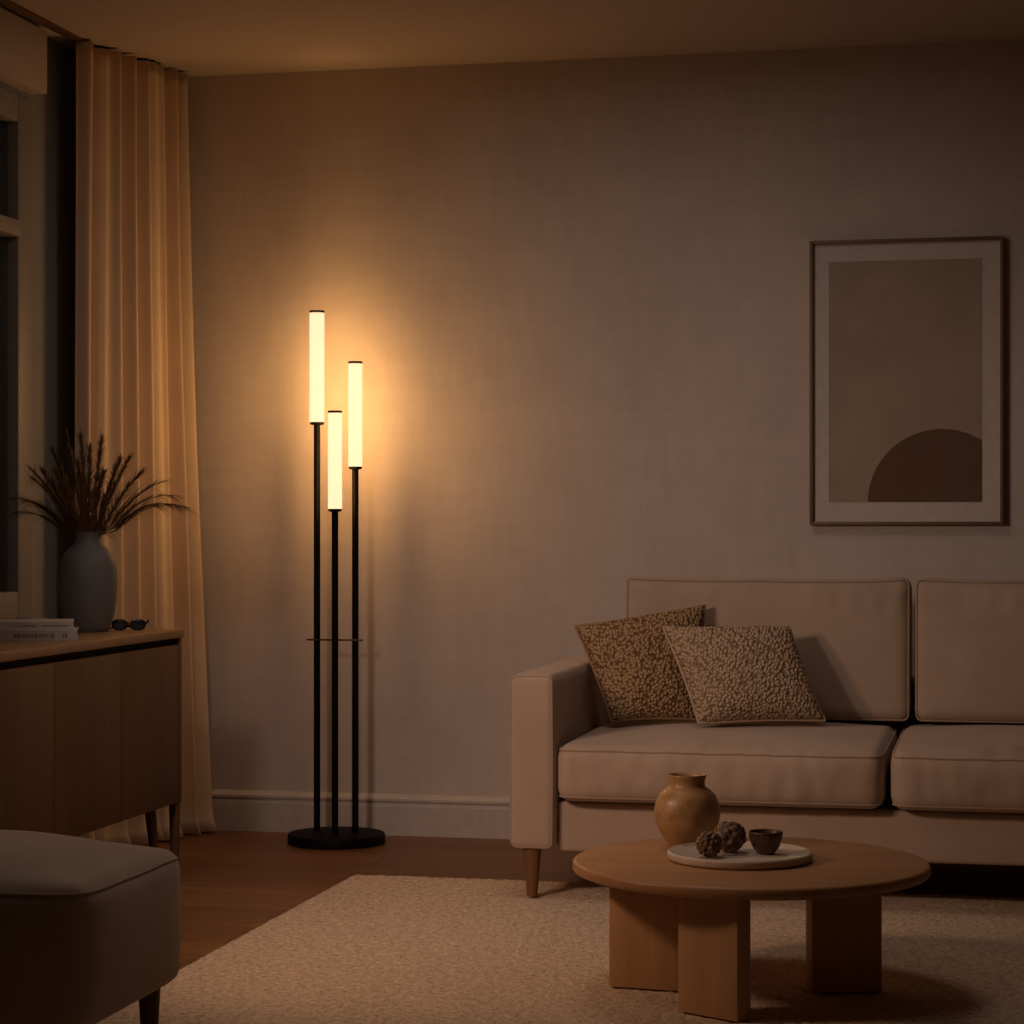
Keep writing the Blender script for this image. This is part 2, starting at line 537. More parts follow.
# ------------------------------------------------------------------ curtain
def curtain_mesh():
    bm = bmesh.new()
    NS, NZ = 260, 60
    rows = []
    top = 2.5902
    folds = [0, .085, .135, .20, .30, .37, .45, .55, .63, .72, .80, .90, 1.0]
    def wave(s):
        # irregular pleats: wide flat return first, then narrower folds
        t = s
        ph = 2*PI*(6.6*t + .50*math.sin(5.6*t+.2) + .30*math.sin(12.5*t+1.0)) + 1.2
        w = math.sin(ph)
        w = .78*math.copysign(abs(w)**.7, w) + .30*math.sin(2*PI*14.3*t+.8)*math.sin(3.3*t+.3)
        return w
    for k in range(NZ+1):
        fz = k/NZ
        z = .006 + (top-.006)*fz
        row = []
        flare = (1-fz)**1.4
        for i in range(NS+1):
            s = i/NS
            y = 6.63 + .60*s
            x = -2.862 + .132*s
            amp = .030 + .018*flare + .006*mnoise.noise(Vector((s*5, fz*1.5, 8)))
            amp *= min(1, .35+s*5)
            w = wave(s + .012*math.sin(3*fz+4*s))
            x += amp*w + .02*flare*s + .006*mnoise.noise(Vector((s*9, fz*2.2, 3)))
            x += .050*flare*s**2
            y += .016*math.cos(2*PI*7.2*s)*(.4+.6*flare) + .02*flare*(s-.5)
            if z < .06:
                x += (.06-z)/.06*.030*max(0, w)
                y -= (.06-z)/.06*.02
            if fz > 2:
                # gathered heading
                x = x*.7 + (-2.80+.06*s)*.3 + .006*math.sin(2*PI*30*s)*.4
            y = min(y, 7.262)
            row.append(bm.verts.new((x, y, z)))
        rows.append(row)
    for k in range(NZ):
        for i in range(NS):
            bm.faces.new((rows[k][i], rows[k][i+1], rows[k+1][i+1], rows[k+1][i]))
    return bm
cu = build('curtain', curtain_mesh(), M['curtain'], origin=(-2.78, 6.93, 0), angle=180)
md = cu.modifiers.new('thickness', 'SOLIDIFY'); md.thickness = .004
tag(cu, 'floor-length cream curtain gathered in folds at the corner beside the window', 'curtain')

# ------------------------------------------------------------------ rug
def rug_mesh():
    x0, x1, y0, y1 = -1.875, 1.35, 2.2, 6.365
    st = .0105
    nx, ny = int((x1-x0)/st), int((y1-y0)/st)
    verts, faces = [], []
    for j in range(ny+1):
        for i in range(nx+1):
            x = x0 + (x1-x0)*i/nx; y = y0 + (y1-y0)*j/ny
            e = min(x-x0, x1-x, y-y0, y1-y)
            edge = min(1, e/.03)
            hgt = .016*math.sqrt(max(0, 1-(1-edge)**2))
            nz = mnoise.noise(Vector((x*88, y*88, 0)))*.0050 + mnoise.noise(Vector((x*30, y*30, 4)))*.0012
            z = .001 + max(0, hgt + nz*min(1, edge+.25)) if e > 1e-6 else .0005
            jx = mnoise.noise(Vector((x*60, y*60, 9)))*.007
            jy = mnoise.noise(Vector((x*60, y*60, 19)))*.007
            verts.append((x+jx, y+jy, z))
    w = nx+1
    for j in range(ny):
        for i in range(nx):
            a = j*w+i
            faces.append((a, a+1, a+w+1, a+w))
    me = bpy.data.meshes.new('rug'); me.from_pydata(verts, [], faces); me.update()
    me.polygons.foreach_set('use_smooth', [True]*len(me.polygons))
    me.materials.append(M['rug'])
    return link(bpy.data.objects.new('rug', me))
tag(rug_mesh(), 'large cream shaggy wool rug on the wooden floor under the coffee table', 'rug')
RUG = .021

# ------------------------------------------------------------------ floor lamp
LX, LY = -2.136, 7.075
lamp = empty('floor_lamp', (LX, LY, 0), 'black floor lamp with three glowing tubes at different heights on a round base', 'floor lamp')
bm = bmesh.new()
lathe(bm, [(.155, 0), (.161, .003), (.161, .028), (.158, .033), (.150, .0345), (0, .0345)], (LX, LY, 0), 96)
build('base', bm, M['black'], lamp)
def at(px, y):
    """x in the room for an image column at room depth y"""
    u = (px-512)/F
    dx = -math.sin(YAW)+u*math.cos(YAW); dy = math.cos(YAW)+u*math.sin(YAW)
    return dx/dy*y
tubes = [(317.0, 7.115, 1.388, 1.764, .0246), (335.0, 7.03, 1.099, 1.426, .0232), (355.3, 7.10, 1.239, 1.592, .0230)]
bulbs = []
for px, py, z0, z1, r in tubes:
    x = at(px, py)
    pole = build('pole', tube(bmesh.new(), [(x, py, .033), (x, py, z0-.004)], .0108, 20), M['black'], lamp)
    bm = bmesh.new(); lathe(bm, [(r*.93, 0), (r, .002), (r, z1-z0-.014), (r*.985, z1-z0-.012)], (x, py, z0+.004), 40, False, False)
    tb = build('glowing_tube', bm, M['tube'], lamp)
    bm = bmesh.new(); lathe(bm, [(.011, -.006), (r*.9, -.004), (r*.95, .0), (r*.95, .004)], (x, py, z0), 40)
    c1 = build('lower_cap', bm, M['black'], lamp)
    bm = bmesh.new(); lathe(bm, [(r*.90, 0), (r*1.03, 0), (r*1.04, .004), (r*1.0, .007), (r*.90, .007), (r*.90, 0)], (x, py, z1-.008), 40, False, False)
    build('upper_cap', bm, M['black'], lamp)
    bulbs.append((x, py, z0, z1))
# small cross plate tying the three poles
xa, xb = at(308, 7.08), at(363.5, 7.08)
bm = bmesh.new()
box(bm, xa, xb, 7.062, 7.078, .668, .6735, .0015)
build('cross_bar', bm, M['bronze'], lamp)

# ------------------------------------------------------------------ framed print
px0, px1, pz0, pz1 = -.598, .016, 1.05, 1.970
pic = empty('framed_print', ((px0+px1)/2, YB, pz0), 'thin wooden framed abstract print with a dark half disc above the sofa', 'picture')
bm = bmesh.new(); fw = .011; fd = .032
ya = YB-fd-.004; yb = YB-.004
box(bm, px0, px0+fw, ya, yb, pz0, pz1, .0015); box(bm, px1-fw, px1, ya, yb, pz0, pz1, .0015)
box(bm, px0+fw, px1-fw, ya, yb, pz0, pz0+fw, .0015); box(bm, px0+fw, px1-fw, ya, yb, pz1-fw, pz1, .0015)
build('frame', bm, M['pic_frame'], pic)
build('mat_board', box(bmesh.new(), px0+fw, px1-fw, YB-.018, YB-.004, pz0+fw, pz1-fw), M['mat_board'], pic, smooth=False)
ax0, ax1, az0, az1 = -.537, -.052, 1.124, 1.902
pr = build('print_sheet', box(bmesh.new(), ax0, ax1, YB-.0195, YB-.0178, az0, az1), M['print'], pic, smooth=False)
bm = bmesh.new()
cxp, rp = -.178, .234
pts = []
for i in range(49):
    a = PI - PI*i/48
    pts.append((min(ax1, cxp+rp*math.cos(a)), az0+rp*math.sin(a)))
ac = math.acos((ax1-cxp)/rp)
pts = [(x, z) for x, z in pts if x < ax1-1e-6] + [(ax1, az0+rp*math.sin(ac)), (ax1, az0)]
fv = [bm.verts.new((x, YB-.0203, z)) for x, z in pts]
bv = [bm.verts.new((x, YB-.0194, z)) for x, z in pts]
bm.faces.new(fv); bm.faces.new(bv[::-1])
for i in range(len(pts)):
    j = (i+1) % len(pts); bm.faces.new((fv[i], bv[i], bv[j], fv[j]))
dsc = build('half_disc', bm, M['print_disc'], pr, smooth=False)
dsc['label'] = 'dark brown half disc'

# ------------------------------------------------------------------ sofa
SX0, SX1 = -1.322, .76
SY0, SY1 = 6.02, 7.06
AW = .126
sofa = empty('sofa', ((SX0+SX1)/2, (SY0+SY1)/2, 0), 'sand-coloured fabric sofa with loose back cushions against the wall', 'sofa')
bm = bmesh.new()
rounded(bm, (SX1-SX0-2*AW)/2-.002, (SY1-.02-SY0-.045)/2, (.284-.145)/2, .012, (24, 10, 4),
        lambda p: Vector(((SX0+SX1)/2+p.x, (SY0+.045+SY1-.02)/2+p.y, (.284+.145)/2+p.z)))
build('seat_base', bm, M['sofa'], sofa)
bm = bmesh.new()
rounded(bm, (SX1-SX0-2*AW)/2-.002, .055, (.585-.29)/2, .02, (24, 4, 8),
        lambda p: Vector(((SX0+SX1)/2+p.x, SY1-.075+p.y, (.585+.29)/2+p.z)))
build('back_rail', bm, M['sofa'], sofa)
def arm(xc, side):
    hz = (.636-.155)/2
    def fn(p):
        z = p.z + .395
        # soft top, bulging a touch, slight slope towards the back
        top = max(0, p.z/hz)
        x = xc + p.x*(1+.03*math.sin(PI*(p.z/hz*.5+.5)))
        y = (SY0+SY1)/2 + p.y
        z += .004*top*(1-(p.x/(AW/2))**2) + .0025*mnoise.noise(Vector((x*14, y*9, z*9)))*(1 if top > .5 else 0)
        return Vector((x, y, z))
    bm = bmesh.new(); rounded(bm, AW/2, (SY1-SY0)/2, hz, .022, (6, 24, 12), fn)
    a = build('armrest', bm, M['sofa'], sofa)
    # piping round the front face of the arm
    bm = bmesh.new()
    loop = [fn(Vector((u, -(SY1-SY0)/2+.007, v))) + Vector((0, -.001, 0)) for u, v in rrect(AW/2-.006, hz-.006, .016)]
    tube(bm, loop, .0022, 6, True)
    build('piping', bm, M['sofa_pipe'], a)
arm(SX0+AW/2, -1); arm(SX1-AW/2, 1)

def wr(x, y, s): return mnoise.noise(Vector((x*s, y*s, 2.3)))
def seat_cushion(x0, x1, seed):
    hx, hz = (x1-x0)/2, (.447-.290)/2
    y0, y1 = SY0-.022, 6.90
    hy = (y1-y0)/2; r = .040
    cx, cy, cz = (x0+x1)/2, (y0+y1)/2, (.447+.290)/2
    def fn(p):
        u, v, w = p.x/hx, p.y/hy, p.z/hz
        q = Vector((cx+p.x, cy+p.y, cz+p.z))
        crown = max(0, 1-abs(u)**2.6)*max(0, 1-abs(v)**2.2)
        q.z += (.020 if w > 0 else .0)*abs(w)*crown
        # front face bulge
        if v < 0:
            q.y -= .014*max(0, -v)**6*(1-abs(u)**4)*(1-w*w*.8)
        # wrinkles pulling back from the front edge
        k = math.exp(-((v+.82)/.18)**2)*(1 if w > 0 else 0)
        q.z += .0065*k*wr(q.x+seed, q.y*.15, 30)*(.5+.5*math.sin(q.x*7+seed))
        kf = math.exp(-((v+1)/.1)**2)
        q.y += .007*kf*wr(q.x+seed+5, q.z*.35, 26)*(1-abs(w)**3)
        q.z += .002*wr(q.x+seed, q.y, 7)*(1 if w > .5 else 0)
        # rounded plan corners
        q.x -= math.copysign(.012*abs(u)**8*abs(v)**8, u) if abs(u) > .5 else 0
        return q
    bm = bmesh.new(); rounded(bm, hx, hy, hz, r, (60, 34, 4), fn)
    c = build('seat_cushion', bm, M['sofa'], sofa, angle=180)
    bm = bmesh.new()
    for zz in (1, -1):
        k = r*(1-math.sqrt(.5))
        loop = []
        for a, b2 in rrect(hx-k*.55, hy-k*.55, .03, .012):
            loop.append(fn(Vector((a, b2, zz*(hz-k*1.25)))))
        tube(bm, loop, .0026, 6, True)
    build('piping', bm, M['sofa_pipe'], c)
mid = -.272
seat_cushion(SX0+AW+.004, mid-.022, 0)
seat_cushion(mid-.014, SX1-AW-.004, 7)

def back_cushion(x0, x1, seed, ztop):
    hx = (x1-x0)/2; zb = .462; hz = (ztop-zb)/2; hy = .088; r = .036
    cx, cz = (x0+x1)/2, (zb+ztop)/2
    def fn(p):
        u, v, w = p.x/hx, p.y/hy, p.z/hz
        q = Vector((cx+p.x, 6.83+p.y, cz+p.z))
        crown = max(0, 1-abs(u)**2.4)*max(0, 1-abs(w)**2.4)
        q.y += (.030 if v < 0 else .0)*-abs(v)*crown
        q.y += (p.z+hz)*.085            # leans back
        # soft top edge: slightly sagging, ears at the corners
        if w > 0:
            q.z += w**4*(.004*wr(q.x+seed, 0, 5) - .006*(1-abs(u)**3) + .005*abs(u)**6)
        k = math.exp(-((w-.72)/.2)**2)*(1 if v < 0 else 0)
        q.y += .0075*k*wr(q.x+seed, q.z*.22, 24)
        k = math.exp(-((abs(u)-.9)/.12)**2)*(1 if v < 0 else 0)
        q.y += .003*k*wr(q.x*.3, q.z+seed, 14)
        q.y += .004*wr(q.x+seed, q.z, 4)
        return q
    bm = bmesh.new(); rounded(bm, hx, hy, hz, r, (60, 4, 36), fn)
    c = build('back_cushion', bm, M['sofa'], sofa, angle=180)
    bm = bmesh.new(); k = r*(1-math.sqrt(.5))
    loop = [fn(Vector((a, -hy+k*1.15, b2))) for a, b2 in rrect(hx-k*.5, hz-k*.5, .016, .012)]
    tube(bm, loop, .0026, 6, True)
    build('piping', bm, M['sofa_pipe'], c)
back_cushion(-1.122, mid+.014, 3, .889)
back_cushion(mid+.028, SX1-AW-.02, 9, .889)
for lx in (SX0+.058, SX1-.058):
    for ly, bz in ((SY0+.04, RUG), (SY1-.08, 0)):
        build('leg', leg_taper(bmesh.new(), lx, ly, bz, .16, .0145, .026), M['sofa_leg'], sofa)

# ------------------------------------------------------------------ throw pillows
def pillow(name, TL, TR, BR, BL, thick, body, pip, label, bulge_n=1.0):
    TL, TR, BR, BL = map(Vector, (TL, TR, BR, BL))
    nrm = ((TR-TL).cross(BL-TL)).normalized()
    if nrm.y > 0: nrm = -nrm                       # faces the room
    c = (TL+TR+BR+BL)/4
    def base(u, v):
        p = (TL*(1-u)*(1-v) + TR*u*(1-v) + BR*u*v + BL*(1-u)*v)
        # sides drawn in between the corners
        a, b2 = 2*u-1, 2*v-1
        pin = .036
        d = (p-c)
        s = 1 - pin*((1-a*a)*b2*b2 + (1-b2*b2)*a*a)
        return c + d*s
    def hgt(u, v):
        a, b2 = abs(2*u-1), abs(2*v-1)
        return thick/2*((1-a**2.4)*(1-b2**2.4))**.45
    n = 64
    bm = bmesh.new()
    g = {}
    def V(i, j, s):
        edge = i in (0, n) or j in (0, n)
        key = (i, j, 0 if edge else s)
        if key not in g:
            u, v = i/n, j/n
            p = base(u, v)
            h = 0 if edge else hgt(u, v)
            h *= (1.0 if s > 0 else .75)
            w = mnoise.noise(Vector((p.x*9, p.z*9, s)))*.008*(h/(thick/2))
            g[key] = bm.verts.new(p + nrm*s*(h+w))
        return g[key]
    for s in (1, -1):
        for i in range(n):
            for j in range(n):
                bm.faces.new((V(i, j, s), V(i+1, j, s), V(i+1, j+1, s), V(i, j+1, s)))
    low = min(v.co.z for v in bm.verts)
    root = build(name, bm, body, angle=180)
    tag(root, label, 'pillow', 'throw pillows on the sofa')
    loop = [base(t/40, 0) for t in range(40)] + [base(1, t/40) for t in range(40)] + [base(1-t/40, 1) for t in range(40)] + [base(0, 1-t/40) for t in range(40)]
    bm = bmesh.new(); tube(bm, loop, .0042, 6, True)
    build('piping', bm, pip, root)
    return root
pillow('throw_pillow', (-1.236, 6.56, .747), (-.863, 6.70, .808), (-.868, 6.53, .478), (-1.106, 6.44, .476), .145,
       M['nub_dark'], M['pipe_dark'], 'darker caramel nubby throw pillow leaning against the sofa arm behind the lighter one')
pillow('throw_pillow', (-.962, 6.49, .750), (-.602, 6.60, .752), (-.492, 6.52, .482), (-.840, 6.37, .480), .145,
       M['nub_light'], M['pipe_light'], 'lighter oatmeal nubby throw pillow, in front of the darker pillow')

# ------------------------------------------------------------------ coffee table
TX, TY, TZ, TR_ = -.541, 4.975, .303, .396
table = empty('coffee_table', (TX, TY, 0), 'low round oak coffee table on three plank legs standing on the rug', 'coffee table')
bm = bmesh.new()
lathe(bm, [(TR_-.010, -.026), (TR_-.003, -.023), (TR_, -.018), (TR_, -.006), (TR_-.003, -.002), (TR_-.009, 0), (0, 0)], (TX, TY, TZ), 128)
build('table_top', bm, M['oak_top'], table)
def plank(a, b2, th):
    a, b2 = Vector(a), Vector(b2)
    d = b2-a; nrm = Vector((-d.y, d.x)).normalized()
    if nrm.y < 0: nrm = -nrm
    c = (a+b2)/2 + nrm*th/2
    bm = bmesh.new()
    box(bm, -d.length/2, d.length/2, -th/2, th/2, RUG, TZ-.026, .002)
    rot = Matrix.Rotation(math.atan2(d.y, d.x), 4, 'Z')
    bmesh.ops.transform(bm, matrix=Matrix.Translation((c.x, c.y, 0)) @ rot, verts=bm.verts[:])
    o = build('leg', bm, M['oak_leg'], table, origin=(c.x, c.y, 0))
plank((-.6625, 4.688), (-.528, 4.610), .047)
plank((-.848, 4.906), (-.668, 4.884), .05)
plank((-.400, 4.929), (-.251, 4.981), .055)

# tray
bm = bmesh.new()
TCX, TCY = -.564, 4.972
lathe(bm, [(.150, 0), (.157, .002), (.161, .007), (.161, .017), (.158, .0205), (.153, .0195), (.149, .0165), (0, .0165)], (TCX, TCY, TZ), 96)
tag(build('tray', bm, M['tray']), 'pale round flat tray on the coffee table', 'tray')
TT = TZ+.0165
# clay vase
bm = bmesh.new()
VX, VY = -.704, 5.133
k = 1.0
prof = [(0, .003), (.034, .003), (.038, 0), (.041, .003), (.047, .014), (.0615, .034), (.0715, .056), (.0765, .078), (.0768, .092), (.0725, .110),
        (.065, .128), (.053, .139), (.0450, .1445), (.0415, .148), (.0405, .154), (.0410, .162), (.0432, .1695), (.0445, .1735), (.0437, .1755), (.0408, .1748),
        (.0385, .168), (.0370, .156), (.040, .146), (.062, .126), (.072, .098), (.06, .05), (.03, .012), (0, .012)]
lathe(bm, [(r*k, z*.968) for r, z in prof], (VX, VY, TZ), 64)
tag(build('clay_vase', bm, M['clay'], angle=70), 'round ochre clay vase with a short neck on the coffee table behind the tray', 'vase')
# pods: a knobbly round pod with a rough lobed crown
def pod(c, R, knob, seed, label, cover=1.0):
    rnd = random.Random(seed)
    bm = bmesh.new()
    r = bmesh.ops.create_icosphere(bm, subdivisions=5, radius=1)
    dirs = []
    cnt = 60
    for i in range(cnt):
        z = 1-2*(i+.5)/cnt
        a = i*2.399963+rnd.random()*.3
        q = math.sqrt(1-z*z)
        d = Vector((q*math.cos(a), q*math.sin(a), z))
        if d.z > 1-2*cover: dirs.append(d)
    for v in bm.verts:
        d = v.co.normalized()
        m_ = max(d.dot(e) for e in dirs)
        hh = max(0, 1-(math.acos(min(1, m_))/.26)**2)
        s = 1 + knob*(hh**.7) - knob*.55 + .03*mnoise.noise(d*4+Vector((seed, 0, 0)))
        if d.z > .9: s -= (d.z-.9)*1.1
        v.co = d*R*s
    lo = min(v.co.z for v in bm.verts)
    bmesh.ops.translate(bm, verts=bm.verts[:], vec=Vector((c[0], c[1], TT-lo)))
    o = build('seed_pod', bm, M['pod'], origin=(c[0], c[1], TT), angle=180)
    tag(o, label, 'seed pod', 'dried seed pods on the tray')
    return o
pod((-.6215, 4.886), .0275, .20, 3, 'smaller knobbly brown seed pod at the front of the tray')
pod((-.586, 4.966), .0365, .12, 8, 'larger round brown seed pod on the tray between the small pod and the bowl', .62)
# bowl
bm = bmesh.new()
lathe(bm, [(0, .0035), (.013, .0035), (.015, 0), (.0165, .001), (.024, .008), (.0315, .020), (.0360, .034), (.0378, .047), (.0378, .050), (.0365, .0512), (.0350, .050),
           (.0330, .036), (.0280, .022), (.018, .011), (0, .008)], (-.5045, 4.958, TT), 64)
tag(build('bowl', bm, M['bowl'], angle=70), 'small dark brown rounded bowl on the right of the tray', 'bowl')

# ------------------------------------------------------------------ sideboard
BX0, BX1, BY0, BY1 = -2.755, -2.33, 4.36, 6.16
side = empty('sideboard', ((BX0+BX1)/2, (BY0+BY1)/2, 0), 'long oak sideboard with plain doors on dark legs under the window', 'sideboard')
build('top', box(bmesh.new(), BX0-.005, BX1+.006, BY0-.004, BY1+.006, .722, .746, .003), M['side_top'], side)
build('shadow_gap', box(bmesh.new(), BX0+.02, BX1-.022, BY0+.02, BY1-.02, .700, .722), M['gap'], side, smooth=False)
bm = bmesh.new()
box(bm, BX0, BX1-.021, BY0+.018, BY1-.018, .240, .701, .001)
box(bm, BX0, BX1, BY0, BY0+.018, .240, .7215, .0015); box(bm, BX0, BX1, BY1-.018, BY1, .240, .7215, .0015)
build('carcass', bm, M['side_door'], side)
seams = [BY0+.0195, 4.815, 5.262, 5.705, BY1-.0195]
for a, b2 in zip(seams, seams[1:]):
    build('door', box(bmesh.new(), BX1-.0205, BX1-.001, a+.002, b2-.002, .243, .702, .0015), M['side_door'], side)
for lx, ly, ddx, ddy in ((BX1-.05, BY1-.125, .018, .02), (BX1-.017, BY1-.014, 0, 0), (BX1-.05, BY0+.19, .018, -.02), (BX0+.05, BY1-.19, -.012, .02), (BX0+.05, BY0+.19, -.012, -.02)):
    build('leg', leg_taper(bmesh.new(), lx, ly, 0, .2405, .011, .0165, ddx, ddy), M['dark_wood'], side)
ST = .746
# grey vase
GX, GY = -2.535, 5.955
bm = bmesh.new()
prof = [(0, .003), (.050, .003), (.054, 0), (.058, .003), (.064, .015), (.074, .05), (.081, .10), (.083, .145), (.082, .178), (.077, .204), (.066, .226), (.052, .241), (.042, .250), (.0375, .258),
        (.0365, .268), (.0375, .276), (.0395, .282), (.0385, .285), (.0355, .284), (.0335, .270), (.034, .255), (.06, .22), (.075, .16), (.06, .03), (0, .015)]
lathe(bm, prof, (GX, GY, ST), 64)
vase = build('stoneware_vase', bm, M['vase_grey'], angle=70)
tag(vase, 'tall matte grey stoneware vase holding dried grass on the sideboard', 'vase')

# dried grass bouquet: stems and feathery plumes
def grass():
    rnd = random.Random(5)
    bm = bmesh.new(); bp = bmesh.new()
    ox = Vector((math.cos(YAW), math.sin(YAW), 0)); oy = Vector((-math.sin(YAW), math.cos(YAW), 0))
    base = Vector((GX, GY, ST+.16))
    def curve(az, lean, L, droop, n=18):
        pts = []
        d = ox*math.cos(az) + oy*math.sin(az)
        for i in range(n+1):
            t = i/n
            out = lean*.78*(t**1.3)*L
            up = L*t*(1-.30*lean*t) - droop*max(0, t-.45)**2*L*1.25
            pts.append(base + d*out + Vector((0, 0, up)))
        # squeeze through the neck
        for i, p in enumerate(pts):
            if p.z < ST+.285:
                h = Vector((p.x-GX, p.y-GY, 0))
                mx = .026
                if h.length > mx: h = h*(mx/h.length)
                pts[i] = Vector((GX+h.x, GY+h.y, p.z))
        return pts
    def blade(p, d, L, w, droop, target):
        side_ = d.cross(Vector((0, 0, 1)))
        if side_.length < 1e-4: side_ = Vector((1, 0, 0))
        side_.normalize()
        n = 4; prev = None
        for i in range(n+1):
            t = i/n
            q = p + d*L*t + Vector((0, 0, -droop*L*t*t))
            ww = w*(1-t)+.0002
            a, b2 = target.verts.new(q+side_*ww), target.verts.new(q-side_*ww)
            if prev: target.faces.new((prev[0], prev[1], b2, a))
            prev = (a, b2)
    # (azimuth in view, lean, length, droop, plume share)
    stems = []
    for a0, lean, L, dr in [(PI, .76, .32, .32), (PI+.35, .72, .31, .36), (PI-.3, .64, .345, .22), (PI+.1, .84, .30, .42), (PI-.1, .55, .36, .10), (PI+.2, .45, .35, .06),
                            (0, .98, .36, .50), (.2, .86, .37, .42), (-.25, .92, .34, .46), (.1, .70, .37, .26), (-.1, .55, .37, .14), (.3, .40, .38, .06),
                            (PI*.6, .28, .42, .02), (PI*.4, .22, .385, .02), (PI*.8, .22, .39, .02), (-PI*.5, .35, .34, .1), (-PI*.7, .45, .33, .14), (-PI*.3, .45, .35, .14), (PI*.5, .12, .36, 0),
                            (PI*1.1, .3, .37, .03), (PI*.1, .3, .36, .03)]:
        pts = curve(a0+rnd.uniform(-.1, .1), lean*rnd.uniform(.94, 1.06), L*rnd.uniform(1.0, 1.1), dr)
        stems.append(pts)
        m_ = len(pts)
        tube(bm, pts, [.0016*(1-.6*i/m_) for i in range(m_)], 5)
        for i in range(5, m_-1):
            for q in range(34):
                t = rnd.random()
                p = pts[i].lerp(pts[i+1], t)
                d = (pts[i+1]-pts[i]).normalized()
                e = Vector((rnd.gauss(0, 1), rnd.gauss(0, 1), rnd.gauss(0, 1)))
                dd = (d*1.35 + e.normalized()*rnd.uniform(.15, 1.0)).normalized()
                fall = 1-.45*(i/m_)
                blade(p, dd, rnd.uniform(.035, .085)*fall, .0016, rnd.uniform(.15, .5), bp)
    # loose single blades
    for q in range(46):
        a0 = rnd.choice([0, PI])+rnd.uniform(-.9, .9)
        pts = curve(a0, rnd.uniform(.15, 1.0), rnd.uniform(.28, .40), rnd.uniform(0, .4), 10)
        tube(bm, pts, [.0011*(1-.8*i/10) for i in range(11)], 4)
    # one seed-headed twig standing above the rest
    pts = curve(PI*.93, .19, .44, 0, 12)
    tube(bm, pts, .0012, 5)
    for i in (8, 10, 12):
        r = bmesh.ops.create_icosphere(bp, subdivisions=1, radius=.0042)
        bmesh.ops.translate(bp, verts=r['verts'], vec=pts[i])
    return bm, bp
bs, bp = grass()
bq = empty('dried_grass_bouquet', (GX, GY, ST+.16), 'bunch of brown dried grass plumes spreading from the grey vase', 'dried grass')
o = build('stems', bs, M['grass'], bq); o['kind'] = 'stuff'
o = build('plumes', bp, M['grass'], bq); o['kind'] = 'stuff'

# books
def book(cx, cy, L, D, z0, z1, yaw, cover, label, marks):
    # the empty stands at the right end of the spine; the spine faces the room
    bk = empty('book', (cx, cy, z0), label, 'book', 'stacked books on the sideboard')
    x0, x1, y0, y1 = cx-L, cx, cy, cy+D
    bm = bmesh.new(); t = .0025
    box(bm, x0, x1, y0, y1, z0, z0+t, .0007); box(bm, x0, x1, y0, y1, z1-t, z1, .0007)
    box(bm, x0, x1, y0, y0+.003, z0+t, z1-t)
    build('cover', bm, cover, bk)
    build('page_block', box(bmesh.new(), x0+.004, x1-.004, y0+.003, y1-.004, z0+t, z1-t), M['paper'], bk, smooth=False)
    zc = (z0+z1)/2
    for word in marks:
        bm = bmesh.new()
        for a, b2, h in word:
            box(bm, x1-b2, x1-a, y0-.0006, y0+.0004, zc-h, zc+h)
        build('lettering', bm, M['ink'], bk, smooth=False)
    bk.rotation_euler = (0, 0, yaw)
    return bk
rnd = random.Random(2)
def dashes(a, b2, h, w=.006, g=.003):
    out = []; t = a
    while t < b2:
        ww = rnd.uniform(.5, 1.3)*w
        out.append((t, min(b2, t+ww), h*rnd.uniform(.7, 1.0))); t += ww + g*rnd.uniform(.5, 1.4)
    return out
book(-2.366, 5.487, .265, .185, ST, ST+.0275, math.radians(22), M['book_b'], 'lower pale book of the two stacked on the sideboard',
     [dashes(.060, .165, .0055), dashes(.026, .040, .006, .005, .002)])
book(-2.380, 5.495, .255, .170, ST+.0275, ST+.0505, math.radians(23), M['book_a'], 'upper off-white book of the two stacked on the sideboard',
     [dashes(.010, .085, .0028, .004, .002), dashes(.095, .15, .003, .004, .002)])

# folded dark glasses lying beside the vase
gl = empty('glasses', (-2.452, 6.055, ST), 'pair of dark folded glasses lying on the sideboard beside the grey vase', 'glasses')
GA = YAW+.10
gx = Vector((math.cos(GA), math.sin(GA), 0)); gy = Vector((-math.sin(GA), math.cos(GA), 0)); gc = Vector((-2.452, 6.055, ST))
def GP(a, b2, c): return gc + gx*a + gy*b2 + Vector((0, 0, c))
def lens_loop(cx, w, h):
    pts = []
    for i in range(24):
        a = 2*PI*i/24
        ca, sa = math.cos(a), math.sin(a)
        pts.append(GP(cx + w*math.copysign(abs(ca)**.75, ca), -.004, .0165 + h*math.copysign(abs(sa)**.75, sa)))
    return pts
bm = bmesh.new()
tube(bm, lens_loop(-.026, .020, .0135), .0028, 8, True); tube(bm, lens_loop(.026, .020, .0135), .0028, 8, True)
tube(bm, [GP(-.007, -.004, .020), GP(0, -.005, .023), GP(.007, -.004, .020)], .0025, 8)
build('rims', bm, M['dark_plastic'], gl)
for cx in (-.026, .026):
    bm = bmesh.new()
    lp = lens_loop(cx, .0195, .0130)
    f1 = [bm.verts.new(p) for p in lp]; f2 = [bm.verts.new(p+gy*.0016) for p in lp]
    bm.faces.new(f1); bm.faces.new(f2[::-1])
    for i in range(24): bm.faces.new((f1[i], f1[(i+1) % 24], f2[(i+1) % 24], f2[i]))
    build('lens', bm, M['dark_plastic'], gl)
build('temple', tube(bmesh.new(), [GP(-.046, -.002, .024), GP(-.045, .006, .022), GP(-.02, .014, .012), GP(.02, .017, .008), GP(.040, .018, .010), GP(.052, .018, .022), GP(.055, .018, .030)], [.0028, .0028, .0026, .0026, .003, .003, .0022], 8), M['dark_plastic'], gl)
build('temple', tube(bmesh.new(), [GP(.046, -.002, .024), GP(.045, .004, .022), GP(.02, .009, .016), GP(-.02, .012, .014), GP(-.044, .012, .010), GP(-.054, .012, .0045)], [.0028, .0028, .0026, .0026, .003, .0022], 8), M['dark_plastic'], gl)

